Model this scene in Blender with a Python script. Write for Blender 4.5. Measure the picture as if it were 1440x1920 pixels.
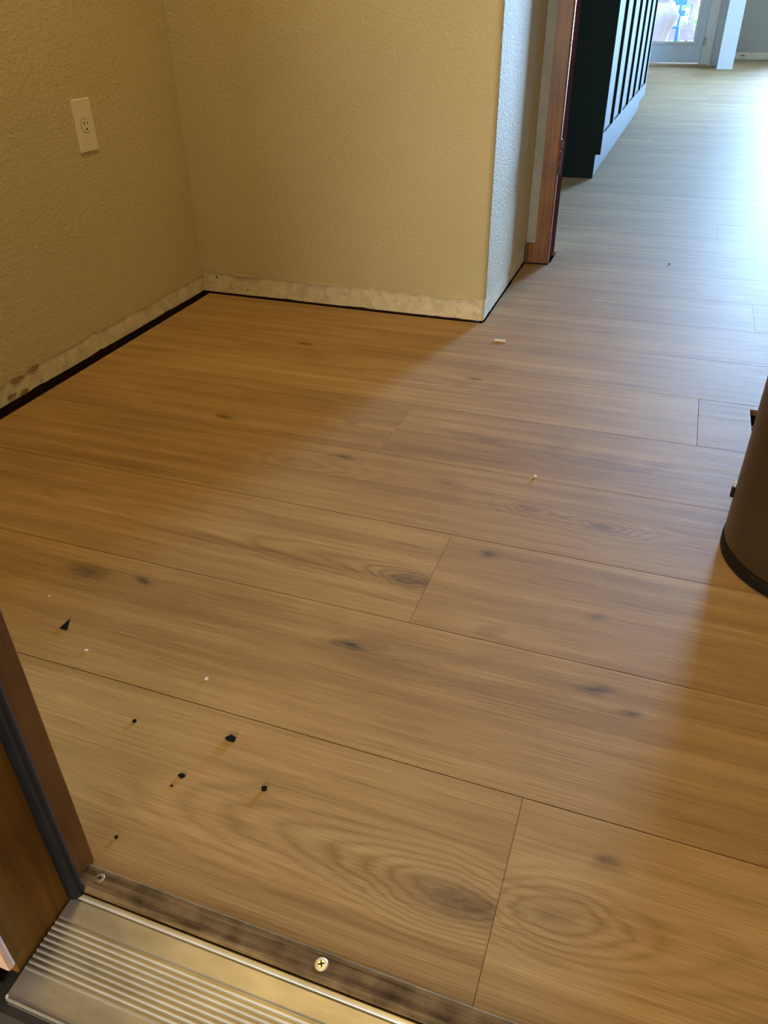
import bpy, bmesh, math, random
from mathutils import Vector, Matrix

for o in list(bpy.data.objects):
    bpy.data.objects.remove(o)
SC = bpy.context.scene
COL = SC.collection
random.seed(7)

# ---------------------------------------------------------------- camera
cam_d = bpy.data.cameras.new('camera')
cam = bpy.data.objects.new('camera', cam_d)
COL.objects.link(cam)
SC.camera = cam
cam_d.sensor_fit = 'HORIZONTAL'
cam_d.sensor_width = 36.0
cam_d.lens = 36.036
cam_d.clip_start = 0.02
_r = Vector((0.94109235, 0.33800425, -0.0099154))
_d = Vector((0.17939154, -0.52389966, -0.8326751))
_f = Vector((-0.2866424, 0.78184543, -0.55367307))
m = Matrix((( _r.x, -_d.x, -_f.x, 0.0), (_r.y, -_d.y, -_f.y, 0.0), (_r.z, -_d.z, -_f.z, 0.8), (0, 0, 0, 1)))
cam.matrix_world = m

# ---------------------------------------------------------------- world, lights, exposure
w = bpy.data.worlds.new('sky'); SC.world = w
w.use_nodes = True
bg = w.node_tree.nodes['Background']
bg.inputs[0].default_value = (0.62, 0.80, 1.0, 1)
bg.inputs[1].default_value = 4.2
SC.view_settings.view_transform = 'Standard'
SC.view_settings.look = 'None'
SC.view_settings.gamma = 1.0
SC.view_settings.use_curve_mapping = False
SC.view_settings.exposure = 0.12

def area(name, loc, aim, sx, sy, power, color, shape='RECTANGLE', spread=180):
    d = bpy.data.lights.new(name, 'AREA')
    d.shape = shape; d.size = sx; d.size_y = sy
    d.energy = power; d.color = color; d.spread = math.radians(spread)
    o = bpy.data.objects.new(name, d); COL.objects.link(o)
    o.location = loc
    o.rotation_euler = (Vector(aim) - Vector(loc)).to_track_quat('-Z', 'Y').to_euler()
    return o
COOL = (0.41, 0.645, 1.0)
area('daylight_patio_window', (4.7, 26.0, 2.1), (0.6, 3.0, 1.2), 4.2, 4.2, 21000, COOL)
area('daylight_side_window', (3.55, 9.6, 1.45), (0, 9.6, 1.0), 3.6, 1.3, 500, (0.33, 0.60, 1.0))
area('daylight_garage_door', (0.2, -4.45, 1.0), (0.0, 2.0, 0.9), 2.4, 1.6, 150, (1.0, 0.80, 0.45))
area('entry_ceiling_bulb', (-0.62, 1.25, 2.36), (-0.62, 1.25, 0), 0.3, 0.3, 12, (1.0, 0.66, 0.20), 'DISK')

# ---------------------------------------------------------------- node helpers
def new_mat(name):
    mt = bpy.data.materials.new(name); mt.use_nodes = True
    nt = mt.node_tree
    return mt, nt, nt.nodes['Principled BSDF']
def N(nt, typ, **kw):
    n = nt.nodes.new(typ)
    for k, v in kw.items():
        setattr(n, k, v)
    return n
def put(nt, sock, v):
    if isinstance(v, bpy.types.NodeSocket): nt.links.new(v, sock)
    else: sock.default_value = v
def M(nt, op, a, b=None, c=None, clamp=False):
    n = N(nt, 'ShaderNodeMath', operation=op, use_clamp=clamp)
    put(nt, n.inputs[0], a)
    if b is not None: put(nt, n.inputs[1], b)
    if c is not None: put(nt, n.inputs[2], c)
    return n.outputs[0]
def noise(nt, vec, scale, detail=2.0, rough=0.5, dist=0.0):
    n = N(nt, 'ShaderNodeTexNoise')
    put(nt, n.inputs['Vector'], vec); n.inputs['Scale'].default_value = scale
    n.inputs['Detail'].default_value = detail; n.inputs['Roughness'].default_value = rough
    n.inputs['Distortion'].default_value = dist
    return n.outputs['Fac']
def comb(nt, x, y, z=0.0):
    n = N(nt, 'ShaderNodeCombineXYZ')
    put(nt, n.inputs[0], x); put(nt, n.inputs[1], y); put(nt, n.inputs[2], z)
    return n.outputs[0]
def mixc(nt, f, a, b, mode='MIX'):
    n = N(nt, 'ShaderNodeMix', data_type='RGBA', blend_type=mode)
    put(nt, n.inputs[0], f); put(nt, n.inputs[6], a); put(nt, n.inputs[7], b)
    return n.outputs[2]
def ramp(nt, f, stops):
    n = N(nt, 'ShaderNodeValToRGB'); e = n.color_ramp.elements
    while len(e) < len(stops): e.new(0.5)
    for q, (p, c) in zip(e, stops): q.position = p; q.color = c if len(c) == 4 else (*c, 1)
    put(nt, n.inputs[0], f)
    return n.outputs[0]
def maprange(nt, f, a, b, c, d):
    n = N(nt, 'ShaderNodeMapRange'); n.clamp = True
    put(nt, n.inputs[0], f)
    for i, v in enumerate((a, b, c, d)): n.inputs[i + 1].default_value = v
    return n.outputs[0]
def bump(nt, bsdf, h, strength, dist):
    n = N(nt, 'ShaderNodeBump'); n.inputs['Strength'].default_value = strength
    n.inputs['Distance'].default_value = dist
    put(nt, n.inputs['Height'], h); nt.links.new(n.outputs[0], bsdf.inputs['Normal'])
def position(nt):
    return N(nt, 'ShaderNodeNewGeometry').outputs['Position']
def objco(nt):
    return N(nt, 'ShaderNodeTexCoord').outputs['Object']
def sep(nt, v):
    n = N(nt, 'ShaderNodeSeparateXYZ'); put(nt, n.inputs[0], v); return n.outputs

# ---------------------------------------------------------------- plain procedural materials
def simple(name, col, rough=0.5, metal=0.0, nscale=30.0, var=0.12, bumpd=0.0, coat=0.0, spec=0.5, stretch=(1, 1, 1)):
    mt, nt, b = new_mat(name)
    p = objco(nt)
    mp = N(nt, 'ShaderNodeMapping'); put(nt, mp.inputs[0], p); mp.inputs['Scale'].default_value = stretch
    f = noise(nt, mp.outputs[0], nscale, 4.0, 0.6)
    lo = tuple(c * (1 - var) for c in col) + (1,); hi = tuple(min(1, c * (1 + var)) for c in col) + (1,)
    nt.links.new(ramp(nt, f, [(0.3, lo), (0.7, hi)]), b.inputs['Base Color'])
    b.inputs['Roughness'].default_value = rough; b.inputs['Metallic'].default_value = metal
    b.inputs['Coat Weight'].default_value = coat; b.inputs['Coat Roughness'].default_value = 0.12
    b.inputs['Specular IOR Level'].default_value = spec
    if bumpd: bump(nt, b, f, 0.6, bumpd)
    return mt

def wall_paint(name, col, depth=0.0012, rough=0.72):
    """hand-textured, sprayed drywall paint"""
    mt, nt, b = new_mat(name)
    p = position(nt)
    mp = N(nt, 'ShaderNodeMapping'); put(nt, mp.inputs[0], p); mp.inputs['Scale'].default_value = (1.0, 1.0, 1.5)
    a = noise(nt, mp.outputs[0], 85, 3.0, 0.55, 0.4)
    c = noise(nt, p, 210, 2.0, 0.5)
    h = M(nt, 'ADD', M(nt, 'MULTIPLY', maprange(nt, a, 0.35, 0.65, 0, 1), 0.8), M(nt, 'MULTIPLY', c, 0.35))
    big = noise(nt, p, 2.2, 3.0)
    lo = tuple(x * 0.95 for x in col) + (1,); hi = tuple(min(1, x * 1.04) for x in col) + (1,)
    nt.links.new(ramp(nt, big, [(0.3, lo), (0.7, hi)]), b.inputs['Base Color'])
    b.inputs['Roughness'].default_value = rough
    b.inputs['Specular IOR Level'].default_value = 0.3
    bump(nt, b, h, 0.55, depth)
    return mt

def scar_plaster():
    """strip of drywall laid bare where the baseboard was pulled off"""
    mt, nt, b = new_mat('bare plaster')
    p = position(nt)
    a = noise(nt, p, 26, 6.0, 0.65, 0.6)
    s = noise(nt, p, 70, 4.0, 0.6)
    spot = noise(nt, p, 95, 2.0, 0.5)
    base = ramp(nt, a, [(0.25, (0.50, 0.40, 0.24)), (0.48, (0.74, 0.65, 0.45)), (0.72, (0.86, 0.78, 0.60))])
    c1 = mixc(nt, maprange(nt, s, 0.64, 0.74, 0, 0.45), base, (0.36, 0.27, 0.15, 1))
    c2 = mixc(nt, maprange(nt, spot, 0.74, 0.80, 0, 0.8), c1, (0.06, 0.04, 0.025, 1))
    nt.links.new(c2, b.inputs['Base Color'])
    b.inputs['Roughness'].default_value = 0.85
    b.inputs['Specular IOR Level'].default_value = 0.2
    bump(nt, b, M(nt, 'ADD', a, M(nt, 'MULTIPLY', s, 0.5)), 0.8, 0.004)
    return mt

# ---- knots seen in individual boards: (board id, x, y, half length, half width, ring push, darkness)
KNOTS = [
    (4, -0.833, 0.796, 0.045, 0.022, 2.2, 0.75), (4, -0.718, 0.806, 0.022, 0.014, 1.5, 0.9),
    (4, -0.334, 0.778, 0.030, 0.013, 1.6, 0.8), (4, -0.28, 0.765, 0.10, 0.04, 1.2, 0.25), (4, 0.012, 0.805, 0.016, 0.010, 1.0, 0.75),
    (4, 0.049, 0.774, 0.020, 0.010, 1.0, 0.7),
    (1, -0.085, 0.450, 0.070, 0.028, 5.0, 0.55), (1, -0.20, 0.460, 0.20, 0.046, 5.5, 0.10), (1, -0.345, 0.507, 0.02, 0.009, .5, .2),
    (2, 0.008, 0.465, 0.050, 0.028, 3.6, 0.22), (2, 0.075, 0.470, 0.13, 0.050, 3.6, 0.0), (2, 0.059, 0.550, 0.018, 0.011, 1.0, 0.55),
    (6, -0.303, 0.952, 0.050, 0.022, 4.0, 0.60), (6, -0.42, 0.965, 0.17, 0.036, 4.5, 0.08), (6, -0.85, 0.98, 0.22, 0.035, 3.0, 0.05),
    (7, -0.190, 1.066, 0.020, 0.012, 1.2, 0.85), (7, -0.150, 0.872, 0.020, 0.016, 1.0, 0.3), (7, 0.0, 0.96, 0.012, 0.01, .6, .4),
    (9, -0.559, 1.301, 0.030, 0.012, 2.2, 0.75), (9, -0.63, 1.247, 0.10, 0.034, 4.0, 0.12), (9, -0.339, 1.267, 0.022, 0.012, 1.2, 0.5),
    (9, -0.162, 1.231, 0.035, 0.014, 3.0, 0.45), (9, -0.012, 1.212, 0.050, 0.018, 4.0, 0.40), (9, -0.08, 1.222, 0.17, 0.030, 2.8, 0.0),
    (12, -0.894, 1.386, 0.030, 0.014, 1.5, 0.75), (12, -0.62, 1.45, 0.012, 0.010, .8, 0.4),
    (13, -0.05, 1.45, 0.10, 0.030, 2.0, 0.25), (13, -0.30, 1.47, 0.05, 0.012, 1.0, 0.4),
    (15, -0.403, 1.778, 0.020, 0.010, 1.0, 0.8), (15, -0.55, 1.72, 0.16, 0.04, 3.0, 0.0), (18, -0.912, 1.860, 0.022, 0.012, 1.0, 0.8),
]
def knot_group():
    g = bpy.data.node_groups.new('knot', 'ShaderNodeTree')
    I = g.interface
    for nm in ('px', 'py', 'pid', 'kid', 'kx', 'ky', 'sx', 'sy', 'push', 'dark', 'field_in', 'dark_in', 'weight_in'):
        I.new_socket(nm, in_out='INPUT', socket_type='NodeSocketFloat')
    I.new_socket('field', in_out='OUTPUT', socket_type='NodeSocketFloat')
    I.new_socket('weight', in_out='OUTPUT', socket_type='NodeSocketFloat')
    I.new_socket('darkness', in_out='OUTPUT', socket_type='NodeSocketFloat')
    gi = g.nodes.new('NodeGroupInput').outputs; go = g.nodes.new('NodeGroupOutput').inputs
    dx = M(g, 'DIVIDE', M(g, 'SUBTRACT', gi['px'], gi['kx']), gi['sx'])
    dy = M(g, 'DIVIDE', M(g, 'SUBTRACT', gi['py'], gi['ky']), gi['sy'])
    r2 = M(g, 'ADD', M(g, 'MULTIPLY', dx, dx), M(g, 'MULTIPLY', dy, dy))
    same = M(g, 'LESS_THAN', M(g, 'ABSOLUTE', M(g, 'SUBTRACT', gi['pid'], gi['kid'])), 0.5)
    e = M(g, 'MULTIPLY', M(g, 'EXPONENT', M(g, 'MULTIPLY', r2, -0.5)), same)
    e2 = M(g, 'MULTIPLY', M(g, 'EXPONENT', M(g, 'MULTIPLY', r2, -1.6)), same)
    g.links.new(M(g, 'MULTIPLY_ADD', e, gi['push'], gi['field_in']), go['field'])
    g.links.new(M(g, 'MULTIPLY_ADD', e2, gi['dark'], gi['dark_in']), go['darkness'])
    wide = M(g, 'MULTIPLY', M(g, 'EXPONENT', M(g, 'MULTIPLY', r2, -0.42)), same)
    g.links.new(M(g, 'MULTIPLY_ADD', wide, M(g, 'MULTIPLY', gi['push'], 0.16), gi['weight_in']), go['weight'])
    return g

def oak_floor():
    mt, nt, b = new_mat('oak plank')
    P = sep(nt, position(nt))
    at = N(nt, 'ShaderNodeAttribute', attribute_name='pid'); pid = at.outputs['Fac']
    wn = N(nt, 'ShaderNodeTexWhiteNoise', noise_dimensions='1D'); put(nt, wn.inputs['W'], pid)
    R = sep(nt, wn.outputs['Color'])
    ox = M(nt, 'MULTIPLY', R[0], 37.0); oy = M(nt, 'MULTIPLY', R[1], 53.0)
    # wobble that makes knots and figure irregular
    wob = M(nt, 'SUBTRACT', noise(nt, comb(nt, M(nt, 'MULTIPLY', P[0], 6), M(nt, 'MULTIPLY', P[1], 26), oy), 1.0, 3.0, 0.6), 0.5)
    x = M(nt, 'MULTIPLY_ADD', wob, 0.10, P[0]); y = M(nt, 'MULTIPLY_ADD', wob, 0.017, P[1])
    u = M(nt, 'ADD', x, ox); v = M(nt, 'ADD', y, oy)
    us = M(nt, 'ADD', P[0], ox); vs = M(nt, 'MULTIPLY_ADD', wob, 0.004, M(nt, 'ADD', P[1], oy))
    slow = noise(nt, comb(nt, M(nt, 'MULTIPLY', u, 0.9), M(nt, 'MULTIPLY', v, 5.0)), 1.0, 2.0, 0.5)
    F = M(nt, 'MULTIPLY_ADD', slow, 3.5, M(nt, 'MULTIPLY', v, 12.0))
    D = 0.0; Wt = 0.0
    grp = knot_group()
    for (kid, kx, ky, sx, sy, pu, dk) in KNOTS:
        n = N(nt, 'ShaderNodeGroup'); n.node_tree = grp
        put(nt, n.inputs['px'], x); put(nt, n.inputs['py'], y); put(nt, n.inputs['pid'], pid)
        for nm, val in (('kid', kid), ('kx', kx), ('ky', ky), ('sx', sx), ('sy', sy), ('push', pu), ('dark', dk)):
            n.inputs[nm].default_value = val
        put(nt, n.inputs['field_in'], F); put(nt, n.inputs['dark_in'], D); put(nt, n.inputs['weight_in'], Wt)
        F, D, Wt = n.outputs['field'], n.outputs['darkness'], n.outputs['weight']
    # small scattered knots on every board
    vo = N(nt, 'ShaderNodeTexVoronoi', feature='F1'); vo.inputs['Scale'].default_value = 1.0
    put(nt, vo.inputs['Vector'], comb(nt, M(nt, 'MULTIPLY', u, 1.7), M(nt, 'MULTIPLY', v, 6.0)))
    vd = vo.outputs['Distance']; vd2 = M(nt, 'MULTIPLY', vd, vd)
    pick = M(nt, 'GREATER_THAN', sep(nt, vo.outputs['Color'])[0], 0.45)
    D = M(nt, 'MULTIPLY_ADD', M(nt, 'MULTIPLY', M(nt, 'EXPONENT', M(nt, 'MULTIPLY', vd2, -190.0)), pick), 0.38, D)
    F = M(nt, 'MULTIPLY_ADD', M(nt, 'EXPONENT', M(nt, 'MULTIPLY', vd2, -14.0)), 2.0, F)
    ring = M(nt, 'FRACT', F)
    ringp = M(nt, 'SUBTRACT', 1.0, M(nt, 'ABSOLUTE', M(nt, 'MULTIPLY_ADD', ring, 2.0, -1.0)))
    ringp = M(nt, 'POWER', ringp, 1.9)
    fig = noise(nt, comb(nt, M(nt, 'MULTIPLY', u, 1.3), M(nt, 'MULTIPLY', v, 5.0), 4.0), 1.0, 2.0)
    rw = M(nt, 'ADD', M(nt, 'MULTIPLY', maprange(nt, fig, 0.45, 0.70, 0.0, 1.0), 0.09), M(nt, 'MULTIPLY', M(nt, 'MINIMUM', Wt, 1.0), 0.30))
    streak = noise(nt, comb(nt, M(nt, 'MULTIPLY', us, 0.9), M(nt, 'MULTIPLY', vs, 38.0)), 1.0, 6.0, 0.66)
    pores = noise(nt, comb(nt, M(nt, 'MULTIPLY', us, 9.0), M(nt, 'MULTIPLY', vs, 430.0)), 1.0, 3.0, 0.6)
    dash = maprange(nt, noise(nt, comb(nt, M(nt, 'MULTIPLY', us, 11.0), M(nt, 'MULTIPLY', vs, 300.0), 3.0), 1.0, 2.0, 0.5), 0.56, 0.70, 0.0, 1.0)
    cloud = noise(nt, comb(nt, M(nt, 'MULTIPLY', u, 2.2), M(nt, 'MULTIPLY', v, 7.0), 9.0), 1.0, 3.0)
    tone = M(nt, 'MULTIPLY_ADD', M(nt, 'SUBTRACT', streak, 0.5), 0.95, 0.57)
    tone = M(nt, 'MULTIPLY_ADD', M(nt, 'SUBTRACT', pores, 0.5), 0.50, tone)
    tone = M(nt, 'MULTIPLY_ADD', dash, -0.13, tone)
    tone = M(nt, 'SUBTRACT', tone, M(nt, 'MULTIPLY', M(nt, 'SUBTRACT', ringp, 0.4), rw))
    tone = M(nt, 'MULTIPLY_ADD', M(nt, 'SUBTRACT', cloud, 0.5), 0.50, tone)
    tone = M(nt, 'MULTIPLY_ADD', M(nt, 'SUBTRACT', R[2], 0.5), 0.12, tone)
    colr = ramp(nt, tone, [(0.08, (0.180, 0.098, 0.036)), (0.38, (0.325, 0.193, 0.075)), (0.60, (0.440, 0.278, 0.114)), (0.92, (0.60, 0.415, 0.20))])
    brk = noise(nt, comb(nt, M(nt, 'MULTIPLY', u, 60), M(nt, 'MULTIPLY', v, 190)), 1.0, 3.0)
    dd = M(nt, 'MULTIPLY', D, maprange(nt, brk, 0.3, 0.6, 0.6, 1.1), clamp=True)
    colr = mixc(nt, dd, colr, (0.055, 0.036, 0.022, 1))
    nt.links.new(colr, b.inputs['Base Color'])
    nt.links.new(maprange(nt, pores, 0.3, 0.7, 0.66, 0.57), b.inputs['Roughness'])
    b.inputs['Specular IOR Level'].default_value = 0.5
    bump(nt, b, M(nt, 'ADD', M(nt, 'MULTIPLY', pores, 0.8), M(nt, 'MULTIPLY', streak, 0.5)), 0.22, 0.0012)
    return mt

def stained_wood(name, a, c, rough, axis=2, coat=0.0, scale=1.0, spec=0.5, gs=9.0):
    mt, nt, b = new_mat(name)
    P = sep(nt, position(nt))
    k = [95.0 * scale] * 3; k[axis] = 4.0 * scale
    f = noise(nt, comb(nt, M(nt, 'MULTIPLY', P[0], k[0]), M(nt, 'MULTIPLY', P[1], k[1]), M(nt, 'MULTIPLY', P[2], k[2])), 1.0, 4.0, 0.6, 0.5)
    g = noise(nt, position(nt), gs, 3.0)
    f2 = M(nt, 'MULTIPLY_ADD', M(nt, 'SUBTRACT', g, 0.5), 0.7, f)
    nt.links.new(ramp(nt, f2, [(0.25, a), (0.75, c)]), b.inputs['Base Color'])
    b.inputs['Roughness'].default_value = rough
    b.inputs['Coat Weight'].default_value = coat; b.inputs['Coat Roughness'].default_value = 0.14
    b.inputs['Specular IOR Level'].default_value = spec
    bump(nt, b, f, 0.25, 0.0008)
    return mt

MAT = {}
MAT['tan'] = wall_paint('tan wall paint', (0.60, 0.515, 0.31), 0.0024)
MAT['kitchen'] = wall_paint('greige wall paint', (0.44, 0.40, 0.32))
MAT['white_wall'] = wall_paint('white wall paint', (0.78, 0.80, 0.82))
MAT['ceiling'] = wall_paint('ceiling paint', (0.78, 0.76, 0.72))
MAT['plaster'] = scar_plaster()
MAT['oak'] = oak_floor()
MAT['subfloor'] = simple('dark old subfloor', (0.045, 0.018, 0.012), 0.8, nscale=40, var=0.5)
MAT['torn'] = simple('torn brown paper', (0.33, 0.22, 0.09), 0.9, nscale=120, var=0.25)
MAT['hole'] = simple('dark hole', (0.02, 0.014, 0.01), 0.9)
MAT['casing'] = stained_wood('varnished brown casing', (0.10, 0.032, 0.008), (0.23, 0.090, 0.020), 0.42, 2, 0.05, 1.0, 0.35)
MAT['red_jamb'] = stained_wood('dark red jamb wood', (0.055, 0.014, 0.012), (0.11, 0.03, 0.024), 0.8, 2, 0.0, 1.0, 0.0)
MAT['jamb'] = stained_wood('orange brown jamb wood', (0.11, 0.046, 0.006), (0.23, 0.104, 0.014), 0.55, 2, 0.0, 1.0, 0.2)
MAT['stop'] = stained_wood('red brown stop wood', (0.12, 0.040, 0.006), (0.21, 0.078, 0.012), 0.6, 2, 0.0, 1.0, 0.12)
MAT['raw'] = simple('raw pinkish wood', (0.66, 0.42, 0.30), 0.7, nscale=60, var=0.12)
MAT['grey_paint'] = simple('grey trim paint', (0.27, 0.26, 0.235), 0.6, nscale=20)
MAT['white_trim'] = simple('white trim paint', (0.80, 0.80, 0.78), 0.4, nscale=15, var=0.04)
MAT['rubber'] = simple('black weatherstrip vinyl', (0.010, 0.013, 0.018), 0.4, spec=0.25, nscale=30, var=0.2)
MAT['strip_wood'] = stained_wood('weathered strip wood', (0.060, 0.034, 0.013), (0.30, 0.205, 0.105), 0.65, 0, 0.0, 1.6, 0.15, 38.0)
MAT['alu'] = simple('worn aluminium', (0.60, 0.585, 0.55), 0.42, 0.75, 22, 0.28, 0.0006, stretch=(0.35, 1, 1))
MAT['alu_edge'] = simple('bright aluminium edge', (0.70, 0.72, 0.74), 0.3, 1.0, 30, 0.12)
MAT['brass'] = simple('zinc screw', (0.90, 0.85, 0.70), 0.35, 0.5, 60, 0.05)
MAT['dull_screw'] = simple('dirty screw', (0.34, 0.31, 0.26), 0.5, 0.7, 200, 0.3)
MAT['dark_metal'] = simple('old hinge metal', (0.07, 0.05, 0.036), 0.6, 0.3, 120, 0.4)
MAT['green'] = simple('dark green cabinet paint', (0.010, 0.020, 0.0195), 0.74, 0, 25, 0.06, spec=0.15)
MAT['ivory'] = simple('ivory outlet plastic', (0.80, 0.73, 0.58), 0.38, nscale=20, var=0.03)
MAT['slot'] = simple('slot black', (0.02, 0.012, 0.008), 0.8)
MAT['steel'] = simple('brushed bin steel', (0.12, 0.095, 0.062), 0.36, 0.85, 60, 0.10, stretch=(1, 1, 0.05))
MAT['black'] = simple('black plastic', (0.008, 0.007, 0.006), 0.5, spec=0.2)
MAT['white_bit'] = simple('white plastic', (0.8, 0.8, 0.77), 0.5)
MAT['crumb'] = simple('black rubber crumb', (0.008, 0.006, 0.007), 0.9, spec=0.15, nscale=200, var=0.3)
MAT['chip'] = simple('white plaster chip', (0.86, 0.82, 0.76), 0.8, nscale=200, var=0.1)
MAT['duct'] = simple('rusty duct metal', (0.05, 0.024, 0.010), 0.6, 0.4, 60, 0.5)
MAT['galv'] = simple('galvanised strap', (0.45, 0.42, 0.38), 0.45, 0.8, 80, 0.2)
MAT['door_daylit'] = simple('daylight-tinted door enamel', (0.66, 0.76, 0.88), 0.38, nscale=8, var=0.02)  # white door, with the blue of cool daylight put into its colour
MAT['oak_sill'] = stained_wood('oak door sill', (0.42, 0.25, 0.13), (0.60, 0.40, 0.24), 0.5, 0)
MAT['concrete'] = simple('garage concrete', (0.04, 0.034, 0.03), 0.8, nscale=12, var=0.25)
MAT['garage'] = simple('garage drywall', (0.42, 0.36, 0.29), 0.85, nscale=6, var=0.1)
MAT['deck'] = stained_wood('weathered deck board', (0.40, 0.36, 0.38), (0.60, 0.56, 0.58), 0.8, 0)
MAT['rail'] = stained_wood('greyed violet railing wood', (0.28, 0.22, 0.28), (0.44, 0.36, 0.42), 0.8, 0)
MAT['blue'] = simple('blue chair enamel', (0.07, 0.26, 0.62), 0.4, nscale=10)
MAT['cover'] = simple('pale pink canvas', (0.82, 0.66, 0.66), 0.9, nscale=14, var=0.06, bumpd=0.004)
MAT['yard'] = simple('pale dry yard', (0.55, 0.58, 0.48), 0.9, nscale=1.5, var=0.3)
MAT['leaf'] = simple('bush leaf green', (0.16, 0.36, 0.10), 0.6, nscale=8, var=0.4)
def glass_mat():
    mt, nt, b = new_mat('clear pane')
    out = nt.nodes['Material Output']
    tr = N(nt, 'ShaderNodeBsdfTransparent'); tr.inputs[0].default_value = (0.93, 0.96, 0.97, 1)
    gl = N(nt, 'ShaderNodeBsdfGlossy'); gl.inputs['Roughness'].default_value = 0.02
    fr = N(nt, 'ShaderNodeFresnel'); fr.inputs['IOR'].default_value = 1.35
    mx = N(nt, 'ShaderNodeMixShader')
    nt.links.new(fr.outputs[0], mx.inputs[0]); nt.links.new(tr.outputs[0], mx.inputs[1]); nt.links.new(gl.outputs[0], mx.inputs[2])
    nt.links.new(mx.outputs[0], out.inputs['Surface'])
    return mt
MAT['glass'] = glass_mat()

# ---------------------------------------------------------------- mesh helpers
def obj(name, bm, mat, parent=None, smooth=False):
    me = bpy.data.meshes.new(name); bm.normal_update(); bm.to_mesh(me); bm.free()
    if smooth:
        for p in me.polygons: p.use_smooth = True
    o = bpy.data.objects.new(name, me); COL.objects.link(o)
    me.materials.append(MAT[mat] if isinstance(mat, str) else mat)
    if parent: o.parent = parent; o.matrix_parent_inverse = parent.matrix_world.inverted()
    return o
def empty(name, loc=(0, 0, 0)):
    o = bpy.data.objects.new(name, None); COL.objects.link(o)
    o.location = loc; o.empty_display_size = 0.1
    o.matrix_world = Matrix.Translation(loc)
    return o
def tag(o, label=None, cat=None, group=None, kind=None):
    if label: o['label'] = label
    if cat: o['category'] = cat
    if group: o['group'] = group
    if kind: o['kind'] = kind
    return o
def thing(name, label, cat, loc=(0, 0, 0), group=None):
    return tag(empty(name, loc), label, cat, group)
def box(bm, a, c, bev=0.0, seg=1):
    """axis aligned box from corner a to corner c"""
    g = bmesh.ops.create_cube(bm, size=1.0)['verts']
    a, c = Vector(a), Vector(c)
    for v in g:
        v.co = Vector(((v.co.x + .5) * (c.x - a.x) + a.x, (v.co.y + .5) * (c.y - a.y) + a.y, (v.co.z + .5) * (c.z - a.z) + a.z))
    if bev:
        es = list({e for v in g for e in v.link_edges})
        bmesh.ops.bevel(bm, geom=es, offset=bev, segments=seg, affect='EDGES', profile=0.6)
    return g
def bx(name, a, c, mat, parent=None, bev=0.0, seg=1):
    bm = bmesh.new(); box(bm, a, c, bev, seg)
    return obj(name, bm, mat, parent)
def struct(name, boxes, mat, parent=None):
    bm = bmesh.new()
    for a, c in boxes: box(bm, a, c)
    return tag(obj(name, bm, mat, parent), kind='structure')
def prism(bm, poly, z0, z1, bev=0.0):
    """vertical prism over a polygon (counter-clockwise), top edge eased by bev"""
    n = len(poly)
    def inset(d):
        out = []
        for i in range(n):
            p, q, r = Vector(poly[i - 1]), Vector(poly[i]), Vector(poly[(i + 1) % n])
            e1 = (q - p).normalized(); e2 = (r - q).normalized()
            n1 = Vector((-e1.y, e1.x)); n2 = Vector((-e2.y, e2.x))
            s = n1 + n2
            out.append(q + s * (d / max(0.3, s.dot(n1))))
        return out
    lo = [bm.verts.new((*p, z0)) for p in poly]
    if bev:
        mid = [bm.verts.new((*p, z1 - bev)) for p in poly]
        top = [bm.verts.new((p.x, p.y, z1)) for p in inset(bev)]
        rings = [lo, mid, top]
    else:
        top = [bm.verts.new((*p, z1)) for p in poly]; rings = [lo, top]
    for A, B in zip(rings, rings[1:]):
        for i in range(n): bm.faces.new((A[i], A[(i + 1) % n], B[(i + 1) % n], B[i]))
    bm.faces.new(top); bm.faces.new(lo[::-1])
def lathe(bm, prof, seg=48, center=(0, 0)):
    rings = []
    for r, z in prof:
        rings.append([bm.verts.new((center[0] + r * math.cos(2 * math.pi * i / seg), center[1] + r * math.sin(2 * math.pi * i / seg), z)) for i in range(seg)])
    for A, B in zip(rings, rings[1:]):
        for i in range(seg): bm.faces.new((A[i], A[(i + 1) % seg], B[(i + 1) % seg], B[i]))
    bm.faces.new(rings[0][::-1]); bm.faces.new(rings[-1])
def tube(bm, p, q, r, seg=10, squash=1.0):
    p, q = Vector(p), Vector(q); d = (q - p).normalized()
    a = d.orthogonal().normalized(); b2 = d.cross(a)
    R = [[bm.verts.new(c + a * (r * math.cos(t * 2 * math.pi / seg)) + b2 * (r * squash * math.sin(t * 2 * math.pi / seg))) for t in range(seg)] for c in (p, q)]
    for i in range(seg): bm.faces.new((R[0][i], R[0][(i + 1) % seg], R[1][(i + 1) % seg], R[1][i]))
    bm.faces.new(R[0][::-1]); bm.faces.new(R[1])
def extrude_x(bm, prof, x0, x1):
    """closed (y,z) profile swept along x"""
    A = [bm.verts.new((x0, y, z)) for y, z in prof]; B = [bm.verts.new((x1, y, z)) for y, z in prof]
    n = len(prof)
    for i in range(n): bm.faces.new((A[i], A[(i + 1) % n], B[(i + 1) % n], B[i]))
    bm.faces.new(A[::-1]); bm.faces.new(B)
    bmesh.ops.recalc_face_normals(bm, faces=bm.faces[:])

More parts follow.
